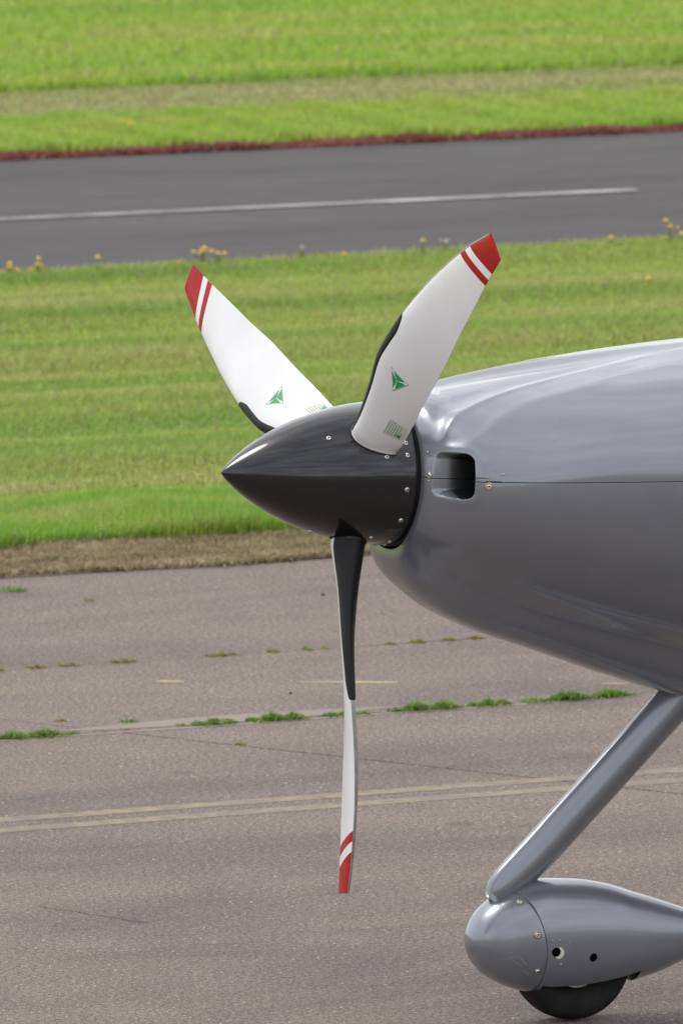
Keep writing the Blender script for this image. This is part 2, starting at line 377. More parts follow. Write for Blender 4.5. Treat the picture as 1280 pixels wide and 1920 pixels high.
# yellow markings
sheet('yellow_line', -5, 16, 20.888, 20.952, 0.0006, M_yel, nu=1)
sheet('yellow_line', -5, 16, 20.752, 20.816, 0.0006, M_yel, nu=1)
def ribbon(name, pts, wd, z, m, parent=None):
    V = []; P = [Vector((p[0], p[1])) for p in pts]
    for i, p in enumerate(P):
        d = (P[min(i+1, len(P)-1)]-P[max(i-1, 0)]).normalized(); n = Vector((-d.y, d.x))
        ww = wd[i] if isinstance(wd, (list, tuple, np.ndarray)) else wd
        for s in (-1, 1): q = p+n*ww*s*0.5; V.append(W(q.x, q.y, z))
    F = [(2*i, 2*i+2, 2*i+3, 2*i+1) for i in range(len(P)-1)]
    o = mesh_obj(name, V, F, m, parent, smooth=False)
    if parent is None: o['kind'] = 'structure'
    return o
for (a, b_) in ((0.0, 0.06), (0.30, 0.50), (0.92, 0.98), (1.16, 1.20)):
    p0 = np.array((9.75, 22.76)); p1 = np.array((10.87, 22.21)); n = 8
    ts = np.linspace(a, b_, n); pts = [tuple(p0+(p1-p0)*t) for t in ts]
    ribbon('yellow_dash', pts, 0.032*np.sin(np.linspace(0.25, math.pi-0.25, n))**0.5, 0.0006, M_yel2)
M_pale = paint_mat('pale_joint_mortar', (0.27, 0.215, 0.180), (0.20, 0.165, 0.14), 0.62, 18)
ribbon('joint_mortar', [(u_, 22.021+0.003*math.sin(u_*9)) for u_ in np.linspace(4, 16, 120)], 0.022, 0.0008, M_pale)
ribbon('joint_mortar', [(u_, 22.105+0.02*(u_-9.5)) for u_ in np.linspace(9.22, 10.15, 24)], list(0.11*np.sin(np.linspace(0.15, math.pi-0.1, 24))), 0.0006, M_pale)
# sealed hairline cracks
def crack(pts, wd):
    P = []; pts = [np.array(p, float) for p in pts]
    for a, b_ in zip(pts[:-1], pts[1:]):
        k = max(3, int(np.linalg.norm(b_-a)/0.03))
        for t in np.linspace(0, 1, k, endpoint=False): P.append(a+(b_-a)*t+rng.normal(0, 0.004, 2))
    P.append(pts[-1])
    ribbon('surface_crack', P, list(wd*(0.4+0.9*rng.random(len(P)))), 0.0008, M_crack)
crack([(8.20, 19.80), (8.26, 19.66), (8.31, 19.56), (8.34, 19.50)], 0.0035)
crack([(11.0, 20.35), (10.75, 20.55), (10.62, 20.6)], 0.006)

# ------------------------------------------------------------------ grass
def blades(name, u, v, hgt, wid, m, lean=0.35, kind='stuff', z0=0.0, extra=None):
    n = len(u); az = rng.uniform(0, 2*np.pi, n); h = hgt*(0.6+0.8*rng.random(n)) if np.isscalar(hgt) else hgt*(0.7+0.6*rng.random(n))
    b0 = Wn(u, v, np.full(n, z0)) if np.isscalar(z0) else Wn(u, v, z0)
    wd = wid*(0.7+0.6*rng.random(n))
    side = np.stack([np.cos(az), np.sin(az), np.zeros(n)], -1)*wd[:, None]*0.5
    la = rng.uniform(0, 2*np.pi, n); ln = np.abs(rng.normal(0, lean, n))
    d = np.stack([np.cos(la)*ln, np.sin(la)*ln, np.ones(n)], -1)
    mid = b0+d*(h*0.55)[:, None]*np.array([0.6, 0.6, 1])
    top = b0+d*h[:, None]*np.array([1.3, 1.3, 1.0])
    top[:, 2] -= 0.25*ln*h
    V = np.stack([b0-side, b0+side, mid+side*0.8, mid-side*0.8, top], 1)
    me_o = tri_mesh(name, V, 5, m, [(0, 1, 2), (0, 2, 3), (3, 2, 4)])
    if kind: me_o['kind'] = kind
    return me_o
def uc(v): return 11.1+(v-25)*0.475      # middle of what the camera sees at this distance across
def field_pts(n, v0, v1, half0, half1, margin=1.1):
    v = rng.uniform(v0, v1, n); t = (v-v0)/(v1-v0)
    hw = half0+(half1-half0)*t
    core = rng.random(n) < 0.86
    s = np.where(core, rng.uniform(-1, 1, n)*(hw+0.25), rng.uniform(-1, 1, n)*(hw+3.5))
    return uc(v)+s, v
u, v = field_pts(300000, 25.75, 31.72, 1.0, 1.5)
hh = 0.026+0.013*np.clip(np.sin(v*5.2+0.4*np.sin(u*1.3))+0.3*np.sin(v*13+u), -1, 1)
o = blades('lawn_grass', u, v, hh, 0.0048, M_lawn, 0.5)
tag(o, 'mown yellowish green grass strip between the apron and the taxiway', 'grass')
u, v = field_pts(70000, 25.12, 25.95, 0.95, 1.05)
v = v + 0.06*np.sin(u*3.1)+0.03*np.sin(u*9.7)
hh = 0.085*(0.55+0.45*np.clip((26.05-v)/0.6, 0, 1))*(0.75+0.25*np.sin(u*7.3)*np.sin(u*2.7+1))
o = blades('tall_grass', u, v, hh, 0.005, M_tall, 0.35); tag(o, 'taller bright green grass fringe behind the dry edge of the apron', 'grass')
u, v = field_pts(42000, 24.66, 25.22, 0.95, 1.0)
v = v + 0.03*np.sin(u*5.1)
o = blades('dry_thatch', u, v, 0.022, 0.006, M_thatch, 1.1); tag(o, 'dry brown grass clippings along the edge of the apron', 'dead grass')
u, v = field_pts(86000, 35.78, 37.0, 1.6, 1.7); v = v+0.008*np.sin(u*9)+rng.normal(0, .03, len(v))
o = blades('verge_grass', u, v, 0.045+0.012*np.sin(u*6)*np.sin(u*17), 0.008, M_far, 0.4); tag(o, 'bright green grass beside the far edge of the taxiway', 'grass')
u, v = field_pts(60000, 36.75, 38.4, 1.6, 1.8); v = v+rng.normal(0, .12, len(v))
o = blades('dry_grass', u, v, 0.025, 0.009, M_tan, 0.7); tag(o, 'pale dried grass band crossing the field beyond the taxiway', 'grass')
u, v = field_pts(160000, 38.2, 45.5, 1.7, 2.1)
o = blades('field_grass', u, v, 0.06, 0.011, M_far, 0.5); tag(o, 'bright green field grass at the top of the picture', 'grass')
u, v = field_pts(26000, 35.60, 35.74, 1.6, 1.6); v = v+rng.normal(0, .025, len(v)); kp = (np.sin(u*7.1)+np.sin(u*17.3)+np.sin(u*31)+rng.normal(0, 1.2, len(u))) > -1.3; u, v = u[kp], v[kp]
o = blades('red_ground_cover', u, v, 0.016+0.008*np.sin(u*11)*np.sin(u*3.7), 0.010, M_redp, 0.8, z0=0.004); tag(o, 'low red plants growing along the far edge of the taxiway', 'ground cover')

# yellow wild flowers along the near edge of the taxiway
def flower_plant(u, v, label, heads, leafy=40, m=M_yflower, cat='flower', group='yellow wild flowers at the taxiway edge'):
    x, y, _ = W(u, v)
    root = empty('wild_flower', Matrix.Translation((x, y, 0.0))); tag(root, label, cat, group)
    V = []; F = []
    for (dx, h, r_) in heads:
        nseg = 5; k0 = len(V)
        for i in range(nseg+1):
            t = i/nseg; cx = dx*t**1.5; cz = h*t
            for a in range(3): V.append((cx+0.0015*math.cos(a*2.094), 0.0015*math.sin(a*2.094), cz))
        for i in range(nseg):
            for a in range(3): F.append((k0+3*i+a, k0+3*i+(a+1) % 3, k0+3*i+3+(a+1) % 3, k0+3*i+3+a))
    for i in range(leafy):
        a = random.uniform(0, 6.28); L_ = random.uniform(0.012, 0.035); z = random.random()**2*max(h for _, h, _ in heads)*0.6; ww = 0.003
        k0 = len(V); c_, s_ = math.cos(a), math.sin(a)
        V += [(-s_*ww, c_*ww, z), (s_*ww, -c_*ww, z), (c_*L_, s_*L_, z+L_*0.6)]; F.append((k0, k0+1, k0+2))
    mesh_obj('stem', V, F, M_weed, root, smooth=False)
    for (dx, h, r_) in heads:
        V = [(dx, 0, h+r_*0.25)]; F = []; npet = 11
        for i in range(npet):
            a = i/npet*6.283+random.uniform(-.1, .1); b0 = a-0.22; b1 = a+0.22; k0 = len(V); ro = r_*random.uniform(0.85, 1.1)
            V += [(dx+math.cos(b0)*r_*0.35, math.sin(b0)*r_*0.35, h+r_*0.1), (dx+math.cos(b1)*r_*0.35, math.sin(b1)*r_*0.35, h+r_*0.1),
                  (dx+math.cos(b1)*ro, math.sin(b1)*ro, h-r_*0.1), (dx+math.cos(a)*ro*1.12, math.sin(a)*ro*1.12, h-r_*0.18), (dx+math.cos(b0)*ro, math.sin(b0)*ro, h-r_*0.1)]
            F += [(k0, k0+1, k0+2, k0+3, k0+4), (0, k0, k0+1)]
        # domed centre
        k0 = len(V)
        for a_ in range(8): V.append((dx+math.cos(a_*.785)*r_*0.42, math.sin(a_*.785)*r_*0.42, h+r_*0.12))
        for a_ in range(8): V.append((dx+math.cos(a_*.785)*r_*0.28, math.sin(a_*.785)*r_*0.28, h+r_*0.48))
        V.append((dx, 0, h+r_*0.6)); k1 = len(V)-1
        for a_ in range(8):
            F.append((k0+a_, k0+(a_+1) % 8, k0+8+(a_+1) % 8, k0+8+a_)); F.append((k0+8+a_, k0+8+(a_+1) % 8, k1))
        mesh_obj('flower_head', V, F, m, root, smooth=False)
    return root
# edge v = 31.7 ; u = 12.95 at the left border, 15.74 at the right border of the picture
def ue(px): return 12.95+(15.74-12.95)*px/1280
PX = 0.00186    # metres per photo pixel out there
def fl(px, heads, label, **k):
    flower_plant(ue(px), 31.66, label, [((hx-px)*PX, hy*PX+.017, r_*1.15) for hx, hy, r_ in heads], **k)
fl(25, [(25, 12, .013), (25, 20, .011), (11, 3, .011), (38, 8, .010)], 'small clump of yellow flowers at the left end of the taxiway verge')
fl(74, [(76, 16, .013), (76, 27, .011), (78, 10, .011), (62, 4, .012)], 'yellow flower stem with stacked heads, second clump from the left')
fl(180, [(180, 24, .011)], 'single yellow flower standing alone on the verge left of the white tipped blade')
fl(325, [(325, 6, .009)], 'faint short yellow flower just left of the far blade tip')
fl(367, [(367, 26, .015), (371, 31, .014), (363, 22, .012), (350, 24, .010)], 'largest yellow flower clump, directly above the far blade tip')
fl(395, [(383, 24, .011), (394, 20, .011), (407, 20, .011)], 'three yellow flower heads in a row right of the far blade tip')
fl(545, [(545, 25, .008), (547, 19, .007)], 'pale pinkish weed stem at the taxiway edge between the two raised blades', m=M_pflower)
fl(622, [(622, 7, .011)], 'low yellow flower at the taxiway edge between the two raised blades')
fl(765, [(765, 26, .011)], 'single yellow flower left of the near blade tip')
fl(808, [(808, 22, .011), (797, 24, .007)], 'pale pink seed head beside the near blade tip', m=M_pflower)
fl(1112, [(1112, 14, .011)], 'single yellow flower on the verge right of the near blade tip')
fl(1222, [(1213, 42, .011), (1222, 30, .013), (1213, 8, .009), (1237, 28, .007)], 'tall yellow flower stem near the right border of the picture')
fl(1244, [(1244, 15, .012), (1252, 6, .007)], 'yellow flower rightmost on the taxiway verge')
flower_plant(14.93, 30.45, 'lone orange yellow flower in the mown grass right of the near blade', [(0, .035, .014)], leafy=10)
flower_plant(uc(44.0)-1.42, 43.4, 'yellow flower far off in the upper left field', [(0, .07, .022), (.02, .06, .016)], leafy=10, group='yellow flowers in the far field')
flower_plant(15.40, 36.2, 'yellow flowers in the grass above the red strip', [(0, .07, .014), (-.03, .075, .011)], leafy=10, group='yellow flowers in the far field')

# weeds in the joints
def clump(u0, u1, v0, n, h, label, m=M_weed, wd=0.004, vs=0.012, group='grass clumps in the apron joints'):
    nn = n; s = rng.beta(1.6, 1.6, nn); u = u0+(u1-u0)*s; v = v0+rng.normal(0, vs, nn)
    prof = (0.35+0.65*np.sin(np.pi*s)**0.7)*(0.7+0.3*np.sin(s*17+u0*50))
    o = blades('grass_clump', u, v, h*prof*.78, wd, m, 0.9, kind=None, z0=-0.001)
    tag(o, label, 'grass clump', group)
def j22(px): return 9.02+(10.79-9.02)*px/1200
def j23(px): return 9.45+(10.77-9.45)*px/860
cl = [(-30, 146, 900, .030, 'long green grass clump at the left border on the main apron joint'),
      (357, 440, 420, .024, 'green grass clump on the joint, first one left of the lower blade'),
      (456, 572, 800, .030, 'bushy grass clump on the joint immediately left of the lower blade'),
      (590, 690, 450, .019, 'thin low grass clump on the joint passing behind the lower blade'),
      (724, 868, 900, .033, 'bushy grass clump on the joint right of the lower blade'),
      (872, 956, 500, .026, 'shorter grass clump on the joint midway under the cowling'),
      (975, 1205, 1300, .033, 'longest grass clump on the joint in front of the nose leg')]
for a, b_, n, h, lb in cl: clump(j22(a), j22(b_), 22.045, n, h, lb)
clump(j22(258), j22(290), 22.17, 70, .014, 'tiny weed sprig beside the main joint left of centre')
clump(j22(328), j22(352), 22.06, 50, .012, 'tiny tuft at the left end of the grassy joint stretch')
clump(j22(222), j22(248), 22.05, 45, .008, 'sparse yellowish tuft in the middle of the bare joint stretch', M_weedy)
clump(9.25, 9.29, 22.25, 70, .012, 'small tuft in the slanting crack at far left', M_weedy)
clump(9.52, 9.55, 21.72, 60, .009, 'small yellowish tuft in the slanting joint below the main joint', M_weedy)
ws = [(-20, 12, 'yellowish weed streak at the left border on the rear joint'), (56, 90, 'short weed streak, second from the left on the rear joint'),
      (108, 153, 'third weed streak from the left on the rear joint'), (206, 256, 'fourth weed streak from the left on the rear joint'),
      (382, 445, 'longest weed streak on the rear joint left of the lower blade'), (497, 524, 'small weed on the rear joint close to the lower blade'),
      (724, 738, 'small weed on the rear joint just right of the lower blade'), (768, 797, 'brownish weed streak on the rear joint under the cowling'),
      (832, 854, 'weed sprig on the rear joint under the cowling'), (880, 908, 'last weed on the rear joint before the belly hides it')]
for a, b_, lb in ws: clump(j23(a), j23(b_), 23.1, int(30+(b_-a)*6.0), .013, lb, M_weedy, group='small weeds in the rear apron joint', vs=.010)
clump(j23(566), j23(582), 23.1, 70, .013, 'bright green leafy weed on the rear joint left of the lower blade', M_weed, group='small weeds in the rear apron joint')
clump(j23(598), j23(614), 23.1, 40, .010, 'faint yellowish weed touching the lower blade on the rear joint', M_weedy, group='small weeds in the rear apron joint')
clump(10.14-.0, 10.18, 24.17, 60, .008, 'faint yellowish moss spot on the apron near the grass edge', M_weedy)
clump(10.0, 10.08, 24.42, 90, .03, 'green leafy weed on the apron at the left border below the dry grass')
def pebble(u, v, r_, label):
    bm = bmesh.new(); bmesh.ops.create_icosphere(bm, subdivisions=2, radius=r_)
    for q in bm.verts: q.co *= 1+random.uniform(-.15, .15); q.co.z *= 0.6
    me = bpy.data.meshes.new('pebble'); bm.to_mesh(me); bm.free(); me.materials.append(M_stone)
    o = bpy.data.objects.new('pebble', me); C.objects.link(o); o.location = W(u, v, r_*0.4); tag(o, label, 'stone', 'dark stones on the apron')
pebble(10.78, 24.0, .006, 'dark pebble on the apron left of the lower blade near the grass')
pebble(9.98, 22.42, .005, 'dark pebble on the apron touching the lower blade outline above the main joint')

# low wooded ridge on the horizon all round, far outside the field
V = []; F = []; nn = 240
for i in range(nn):
    a = i/nn*2*math.pi; h = 9+5*math.sin(a*5)+3*math.sin(a*13+1)+2.5*math.sin(a*31)+random.uniform(-1, 1)
    V += [(700*math.cos(a), 700*math.sin(a), -1), (715*math.cos(a), 715*math.sin(a), h), (800*math.cos(a), 800*math.sin(a), h*0.9), (830*math.cos(a), 830*math.sin(a), -1)]
for i in range(nn):
    a = 4*i; b_ = 4*((i+1) % nn)
    for k in range(3): F.append((a+k, b_+k, b_+k+1, a+k+1))
o = mesh_obj('wooded_hills', V, F, M_hill); o['kind'] = 'structure'

# ------------------------------------------------------------------ aircraft frame: x aft, y to its right (far side), z up, origin at hub
HUB = Vector((0.0120725, 20.0281860, 1.1646969+.035))
fw = Vector((-0.90765575, -0.41625737, 0.05376659)); lf = Vector((0.41686034, -0.90897054, 0.0)); upv = fw.cross(lf)
MA = Matrix((( -fw.x, -lf.x, upv.x, 0), (-fw.y, -lf.y, upv.y, 0), (-fw.z, -lf.z, upv.z, 0), (0, 0, 0, 1)))
BASE = Vector((0.578, 0, -1.168))
Mw = Matrix.Translation(HUB) @ MA
plane = empty('aircraft', Mw @ Matrix.Translation(BASE))
tag(plane, 'silver grey light aircraft nose with dark pointed spinner and three white propeller blades', 'aircraft')
def part(o):
    o.parent = plane; o.location = -BASE; return o
def P_(name, V, F, m, **k):
    return part(mesh_obj(name, V, F, m, **k))

# ---- body loft
st = [ # x, half width, top, bottom(main), keel depth, keel half width
 (.0975, .154, .154, .155, .150, .100),
 (.0985, .164, .159, .163, .176, .115),
 (.107, .186, .165, .172, .205, .130),
 (.120, .212, .172, .185, .224, .142),
 (.140, .240, .180, .200, .242, .150),
 (.166, .266, .189, .216, .262, .158),
 (.210, .293, .1965, .238, .291, .166),
 (.300, .329, .212, .272, .330, .176),
 (.450, .368, .236, .315, .377, .190),
 (.620, .400, .262, .358, .430, .205),
 (.800, .430, .287, .400, .474, .225),
 (1.05, .460, .330, .440, .490, .260),
 (1.50, .490, .46, .460, .470, .30),
 (2.10, .480, .66, .440, .440, .30),
 (2.80, .420, .62, .38, .38, .2),
 (4.00, .250, .40, .20, .20, .1),
 (5.40, .090, .26, .05, .05, .03)]
st = np.array(st); tt = np.arange(len(st), dtype=float)
fx, fwd_, ft, fb, fk, fkw = [pchip(tt, st[:, i]) for i in range(6)]
def seam_z(x): return 0.010+(np.minimum(x, 0.9)-0.10)*0.036
def gau(a, c, s): return np.exp(-((a-c)/s)**2)
f_phA = pchip([.09, .12, .135, .15, .2, .275, .35, .48, .65, .8, 6], [1.25, 1.12, 1.0, .91, .77, .64, .56, .42, .23, .10, .10])
f_phB = pchip([.09, .12, .17, .278, .435, .523, .695, .85, 6], [1.40, 1.33, 1.225, .966, .83, .725, .553, .45, .4])
f_amp = pchip([.09, .103, .118, .14, .2, .5, .75, .95, 6], [0, 0, .003, .008, .011, .008, .004, 0, 0])
def body(tau, phi):
    """tau station, phi from top towards near side (-y). arrays -> xyz, inlet mask"""
    x = fx(tau); w_ = fwd_(tau); zt = ft(tau); zb = fb(tau); kd = fk(tau); kw = fkw(tau)
    s, c = np.abs(np.sin(phi))+1e-9, np.cos(phi)
    n = 2.0-0.02*x
    zt = zt-.022*sstep(.10, .20, x)+.008*sstep(.4, .8, x)
    h = np.where(c > 0, zt, zb)
    n2 = np.where(c > 0, n, 2.0+0.35*sstep(.12, .5, x))
    r1 = ((s/w_)**n2+(np.abs(c)/h)**n2)**(-1/n2)
    nk = 3.1
    r2 = ((s/kw)**nk+(np.abs(c)/kd)**nk)**(-1/nk)
    kk = 26.0
    lo = np.log(np.exp(np.minimum(kk*r1*4, 600))+np.exp(np.minimum(kk*r2*4, 600)))/(kk*4)
    lo0 = np.log(2)/(kk*4)
    low = sstep(0.05, -0.35, c)
    r = r1*(1-low)+np.where(r2 > r1-.05, lo, r1)*low
    # shoulder crease sweeping up and aft from the inlet, with a shallow valley inboard
    A_ = f_phA(x); B_ = f_phB(x); ap = np.abs(phi); amp = f_amp(x)
    r = r + amp*sstep(A_-.12, A_+.04, ap)*(1-sstep(B_-.03, B_+.42, ap)) - amp*.45*gau(ap, A_-.22, .14)
    r = r + amp*.22*gau(ap, A_+.02, .05) + amp*.25*gau(ap, B_-.02, .07)
    y = -r*np.sin(phi); z = r*np.cos(phi)+.034*np.sin(phi)**2*sstep(.16, .5, x)
    # inlet pocket, seen from the front as a rounded rectangle
    hw, hh_, rc = .0475, .0475, .017
    qx = np.maximum(.184-np.abs(y), x-.168)+rc; qy = np.abs(z-.021)-(hh_-rc)
    d = np.sqrt(np.maximum(qx, 0)**2+np.maximum(qy, 0)**2)+np.minimum(np.maximum(qx, qy), 0)-rc
    d = np.where(x < .215, d, 1.0)
    outer = np.abs(y) > .2225
    ins = sstep(.0, -1, d/np.interp(np.abs(y), [.193, .238], [.042, .013]))
    x2 = x + .15*ins**1.3
    # softly rolled lip around it
    lip = .0035*gau(d, .006, .012)*(d > -.004)*np.where(z > .021, 1.0, .45)*sstep(.185, .22, np.abs(y))
    k_ = lip/np.maximum(r, .05)
    y = y*(1+k_); z = z*(1+k_*np.where(z > .021, 1.5, .6)); x2 = x2 - lip*.5
    return np.stack([x2, y, z], -1), d, ins
def rows_tau():
    a = list(np.linspace(0, 6, 150, endpoint=False))+list(np.linspace(6, 11, 70))
    return np.array(a)
def phis_upper(x):
    # angle of the seam at this station
    return None
taus = rows_tau()
def seam_phi(tau):
    lo, hi = .8, 2.2
    lo = np.full_like(tau, .8); hi = np.full_like(tau, 2.2)
    for _ in range(40):
        m = (lo+hi)/2; p, d, i = body_noin(tau, m); up_ = p[:, 2] > seam_z(p[:, 0])
        lo = np.where(up_, m, lo); hi = np.where(up_, hi, m)
    return lo
def body_noin(tau, phi):
    global _x
    p, d, i = body(tau, phi)
    p = p.copy(); p[:, 0] = fx(tau); return p, d, i
sp_ = seam_phi(taus)
def cowl_half(name, upper):
    nc = 420
    g = np.linspace(-1, 1, nc)
    # denser towards the seam for the inlet
    t = np.sign(g)*(1-(1-np.abs(g))**1.25) if upper else None
    V = []; D_ = []; I_ = []
    for k, tau in enumerate(taus):
        s = sp_[k]-0.0016/max(fwd_(tau), .1)*.5 if upper else sp_[k]+0.0016/max(fwd_(tau), .1)*.5
        if upper: ph = t*s
        else:
            q = np.linspace(0, 1, nc); q = np.where(q < .5, .5*(2*q)**1.25, 1-.5*(2*(1-q))**1.25)
            ph = s+(2*math.pi-2*s)*q
            ph = np.where(ph > math.pi, ph-2*math.pi, ph)
        p, d, i = body(np.full(nc, tau), ph)
        # flange along the joint, turned inwards
        a0 = p[0].copy(); a1 = p[-1].copy()
        for a in (a0, a1): a[1] *= (1-.014/max(abs(a[1]), .05))
        V.append(np.vstack([a0[None], p, a1[None]])); I_.append(np.concatenate([[i[0]], i, [i[-1]]]))
    n2 = nc+2
    V = np.concatenate(V); I_ = np.concatenate(I_)
    F = grid_faces(len(taus), n2, flip=upper)
    F = [f[::-1] for f in F] if not upper else F
    # flange at the front, turned aft into the cowl
    Fa = np.array(F); mi = (I_[Fa].max(1) > .04).astype(int)
    o = P_(name, V, F, [M_silver, M_duct], midx=mi.tolist())
    return o
up_c = cowl_half('upper_cowling', True)
lo_c = cowl_half('lower_cowling', False)
# split the blackened duct faces off into parts of their own
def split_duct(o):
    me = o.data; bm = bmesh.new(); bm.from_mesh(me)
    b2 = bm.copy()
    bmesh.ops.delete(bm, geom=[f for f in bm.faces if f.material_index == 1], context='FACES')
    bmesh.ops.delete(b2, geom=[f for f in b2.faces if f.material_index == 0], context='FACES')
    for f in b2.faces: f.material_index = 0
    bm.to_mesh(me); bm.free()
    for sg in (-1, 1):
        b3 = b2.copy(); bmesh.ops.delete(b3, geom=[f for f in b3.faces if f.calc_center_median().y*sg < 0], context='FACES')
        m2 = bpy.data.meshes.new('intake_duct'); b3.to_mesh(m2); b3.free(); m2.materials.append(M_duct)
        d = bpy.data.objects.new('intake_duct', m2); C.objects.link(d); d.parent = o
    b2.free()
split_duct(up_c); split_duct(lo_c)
# seal plate closing the front of the cowl behind the spinner
def lathe(prof, nseg=96, closed=False):
    V = []; 
    for (x, r_) in prof:
        for k in range(nseg):
            a = 2*math.pi*k/nseg; V.append((x, r_*math.sin(a), r_*math.cos(a)))
    F = grid_faces(len(prof), nseg, wrap=True)
    return V, F
V, F = lathe([(.088, .02), (.088, .1465), (.0935, .1485), (.0955, .1485), (.0965, .147), (.106, .147), (.108, .03)], 128)
sharp(P_('spinner_backplate', V, F, M_black))
V, F = lathe([(.1005, .135), (.099, .145), (.099, .1535), (.112, .1535), (.14, .14)], 128)
P_('cowl_front_seal', V, F, M_black)
# fuselage aft of the cowling
ta = np.linspace(11, 16, 50); phs = np.linspace(-math.pi, math.pi, 97)[:-1]
V = np.concatenate([body(np.full(96, t_), phs)[0] for t_ in ta]); V[:96, 0] += .004
F = grid_faces(len(ta), 96, wrap=True)
F.append(tuple(range(len(ta)*96-96, len(ta)*96)))
fus = P_('fuselage', V, F, M_silver)
# canopy glass, high wing and tail, outside the picture
V = []; 
for i in range(17):
    t_ = i/16; x = 1.12+1.5*t_
    for j in range(25):
        a = math.pi*(j/24)-math.pi/2; rr = max(.01, math.sin(math.pi*min(1, t_*.92+.04))**.6)
        V.append((x, -.44*rr*math.sin(a), .30+.44*rr*math.cos(a)))
P_('canopy', V, grid_faces(17, 25), M_glass)

# ---- spinner
def sr(x):
    t_ = np.clip((np.asarray(x, float)+.288)/.380, 0, 1); return .151*(1-(1-t_)**2)**.84
xs = -.288+.380*np.linspace(0, 1, 90)**1.5
prof = [(-.2885, .0)]+[(x, float(sr(x))) for x in xs[1:]]
prof[1] = (prof[1][0], prof[1][1]); prof += [(.0935, .1495), (.0935, .140)]
V, F = lathe(prof, 160)
spinner = P_('spinner', V, F, M_spin)

def screw_mesh(r_, washer=None):
    prof = ([(washer, 0), (washer, .0006), (r_*1.05, .0012)] if washer else [])+[(r_, .0002), (r_*.96, .0016), (r_*.6, .0030), (r_*.34, .0032), (r_*.30, .0010), (0.00001, .0008)]
    V = []; F = []; ns = 20; mi = []
    for (a, h) in prof:
        for k in range(ns): V.append((a*math.cos(2*math.pi*k/ns), a*math.sin(2*math.pi*k/ns), h))
    for i in range(len(prof)-1):
        for k in range(ns):
            F.append((i*ns+k, i*ns+(k+1) % ns, (i+1)*ns+(k+1) % ns, (i+1)*ns+k)); mi.append(1 if i >= len(prof)-3 else (2 if washer and i < 2 else 0))
    me = bpy.data.meshes.new('screw'); me.from_pydata(V, [], F)
    for m in (M_steel, M_slot, M_brass): me.materials.append(m)
    me.polygons.foreach_set('material_index', mi); me.polygons.foreach_set('use_smooth', [True]*len(F)); me.update(); return me
SM = screw_mesh(.0056); SMs = screw_mesh(.0046); SMw = screw_mesh(.0050, .0088); SMt = screw_mesh(.0022); SMb = screw_mesh(.0048, .0068)
def screw(p, n, parent, me=None, name='screw'):
    o = bpy.data.objects.new(name, me or SM); C.objects.link(o); o.parent = parent
    q = Vector(n).to_track_quat('Z', 'Y'); o.rotation_mode = 'QUATERNION'; o.rotation_quaternion = q; o.location = p; return o
def sp_pt(x, deg, eps=0.0):
    a = R(deg); r_ = float(sr(x)); sl = (float(sr(x+.003))-float(sr(x-.003)))/.006
    p = Vector((x, -(r_)*math.sin(a), r_*math.cos(a))); n = Vector((-sl, -math.sin(a), math.cos(a))).normalized()
    return p+n*eps, n
for (x, a) in [(-.088, 47.6), (.024, 70.5), (.070, 59.4), (.070, 69.5), (.069, 96.8), (.070, 124.3), (.027, 149.9), (.076, 155.7), (.077, 165.7), (-.087, 170.7)]:
    for sgn in (0, 120, 240):
        if sgn == 0 or x > .02 and a < 100 or x < 0 and a < 100:
            p, n = sp_pt(x, a+sgn); screw(p, n, spinner)

# ---- propeller blades
RS = np.array([.13, .15, .26, .36, .47, .58, .69, .79, .8768])
TH = np.array([.076, .0704, .0389, .0270, .0202, .0159, .012, .009, .006])
PS = np.array([.615, .6076, .5362, .4463, .3372, .2486, .1825, .1394, .1046])
AA = np.array([.0515, .0520, .0693, .0910, .0949, .0890, .0726, .0479, .0177])
CC = np.array([.103, .1073, .1293, .1505, .1546, .1425, .1223, .0940, .0645])
RK = np.array([-.011, -.0101, -.0037, .0024, .0059, .0084, .0118, .0162, .0197])
fTH, fPS, fAA, fCC, fRK = [pchip(RS, q) for q in (TH, PS, AA, CC, RK)]
PHI0 = -0.15818333
class Blade:
    def __init__(s, deg):
        a = PHI0+R(deg)
        up = np.array([0, 0, 1.]); l = np.array([0, -1., 0]); s.f = np.array([-1., 0, 0])
        s.b = -up*math.cos(a)-l*math.sin(a); s.t = l*math.cos(a)-up*math.sin(a)
    def pt(s, r, q, off=0.0, sc=1.0):
        """r radius, q in [-1,1]: |q| chord fraction from LE, sign + front face"""
        r = np.asarray(r, float); q = np.asarray(q, float); r, q = np.broadcast_arrays(r, q)
        th = fTH(r); ps = fPS(r); a = fAA(r); c = fCC(r); rk = fRK(r)
        def sec(q):
            u = np.abs(q); sg = np.where(q >= 0, 1., -1.)
            y = .5*th*(2.969*np.sqrt(u)-1.26*u-3.516*u**2+2.843*u**3-1.036*u**4)
            y = np.where(sg > 0, y*1.25, -y*.75)+.0007*sg*u
            el = sg*th*.5*np.sqrt(np.maximum(1-(2*u-1)**2, 0))
            w_ = sstep(.16, .10, r)
            return a-u*c, y*(1-w_)+el*w_
        x, y = sec(q)
        if np.any(off):
            e = 1e-3
            q2 = np.clip(q+e, -1, 1); q1 = np.clip(q-e, -1, 1); x2, y2 = sec(q2); x1, y1 = sec(q1)
            nx, ny = (y2-y1), -(x2-x1); L_ = np.sqrt(nx*nx+ny*ny)+1e-12
            nx, ny = nx/L_, ny/L_
            x = x+nx*off; y = y+ny*off
        if sc != 1.0:
            xc = a-c/2; x = xc+(x-xc)*sc; y = y*sc
        ch = np.cos(ps)[..., None]*s.t+np.sin(ps)[..., None]*s.f; n = np.cos(ps)[..., None]*s.f-np.sin(ps)[..., None]*s.t
        return s.b*r[..., None]+s.f*rk[..., None]+ch*x[..., None]+n*y[..., None]
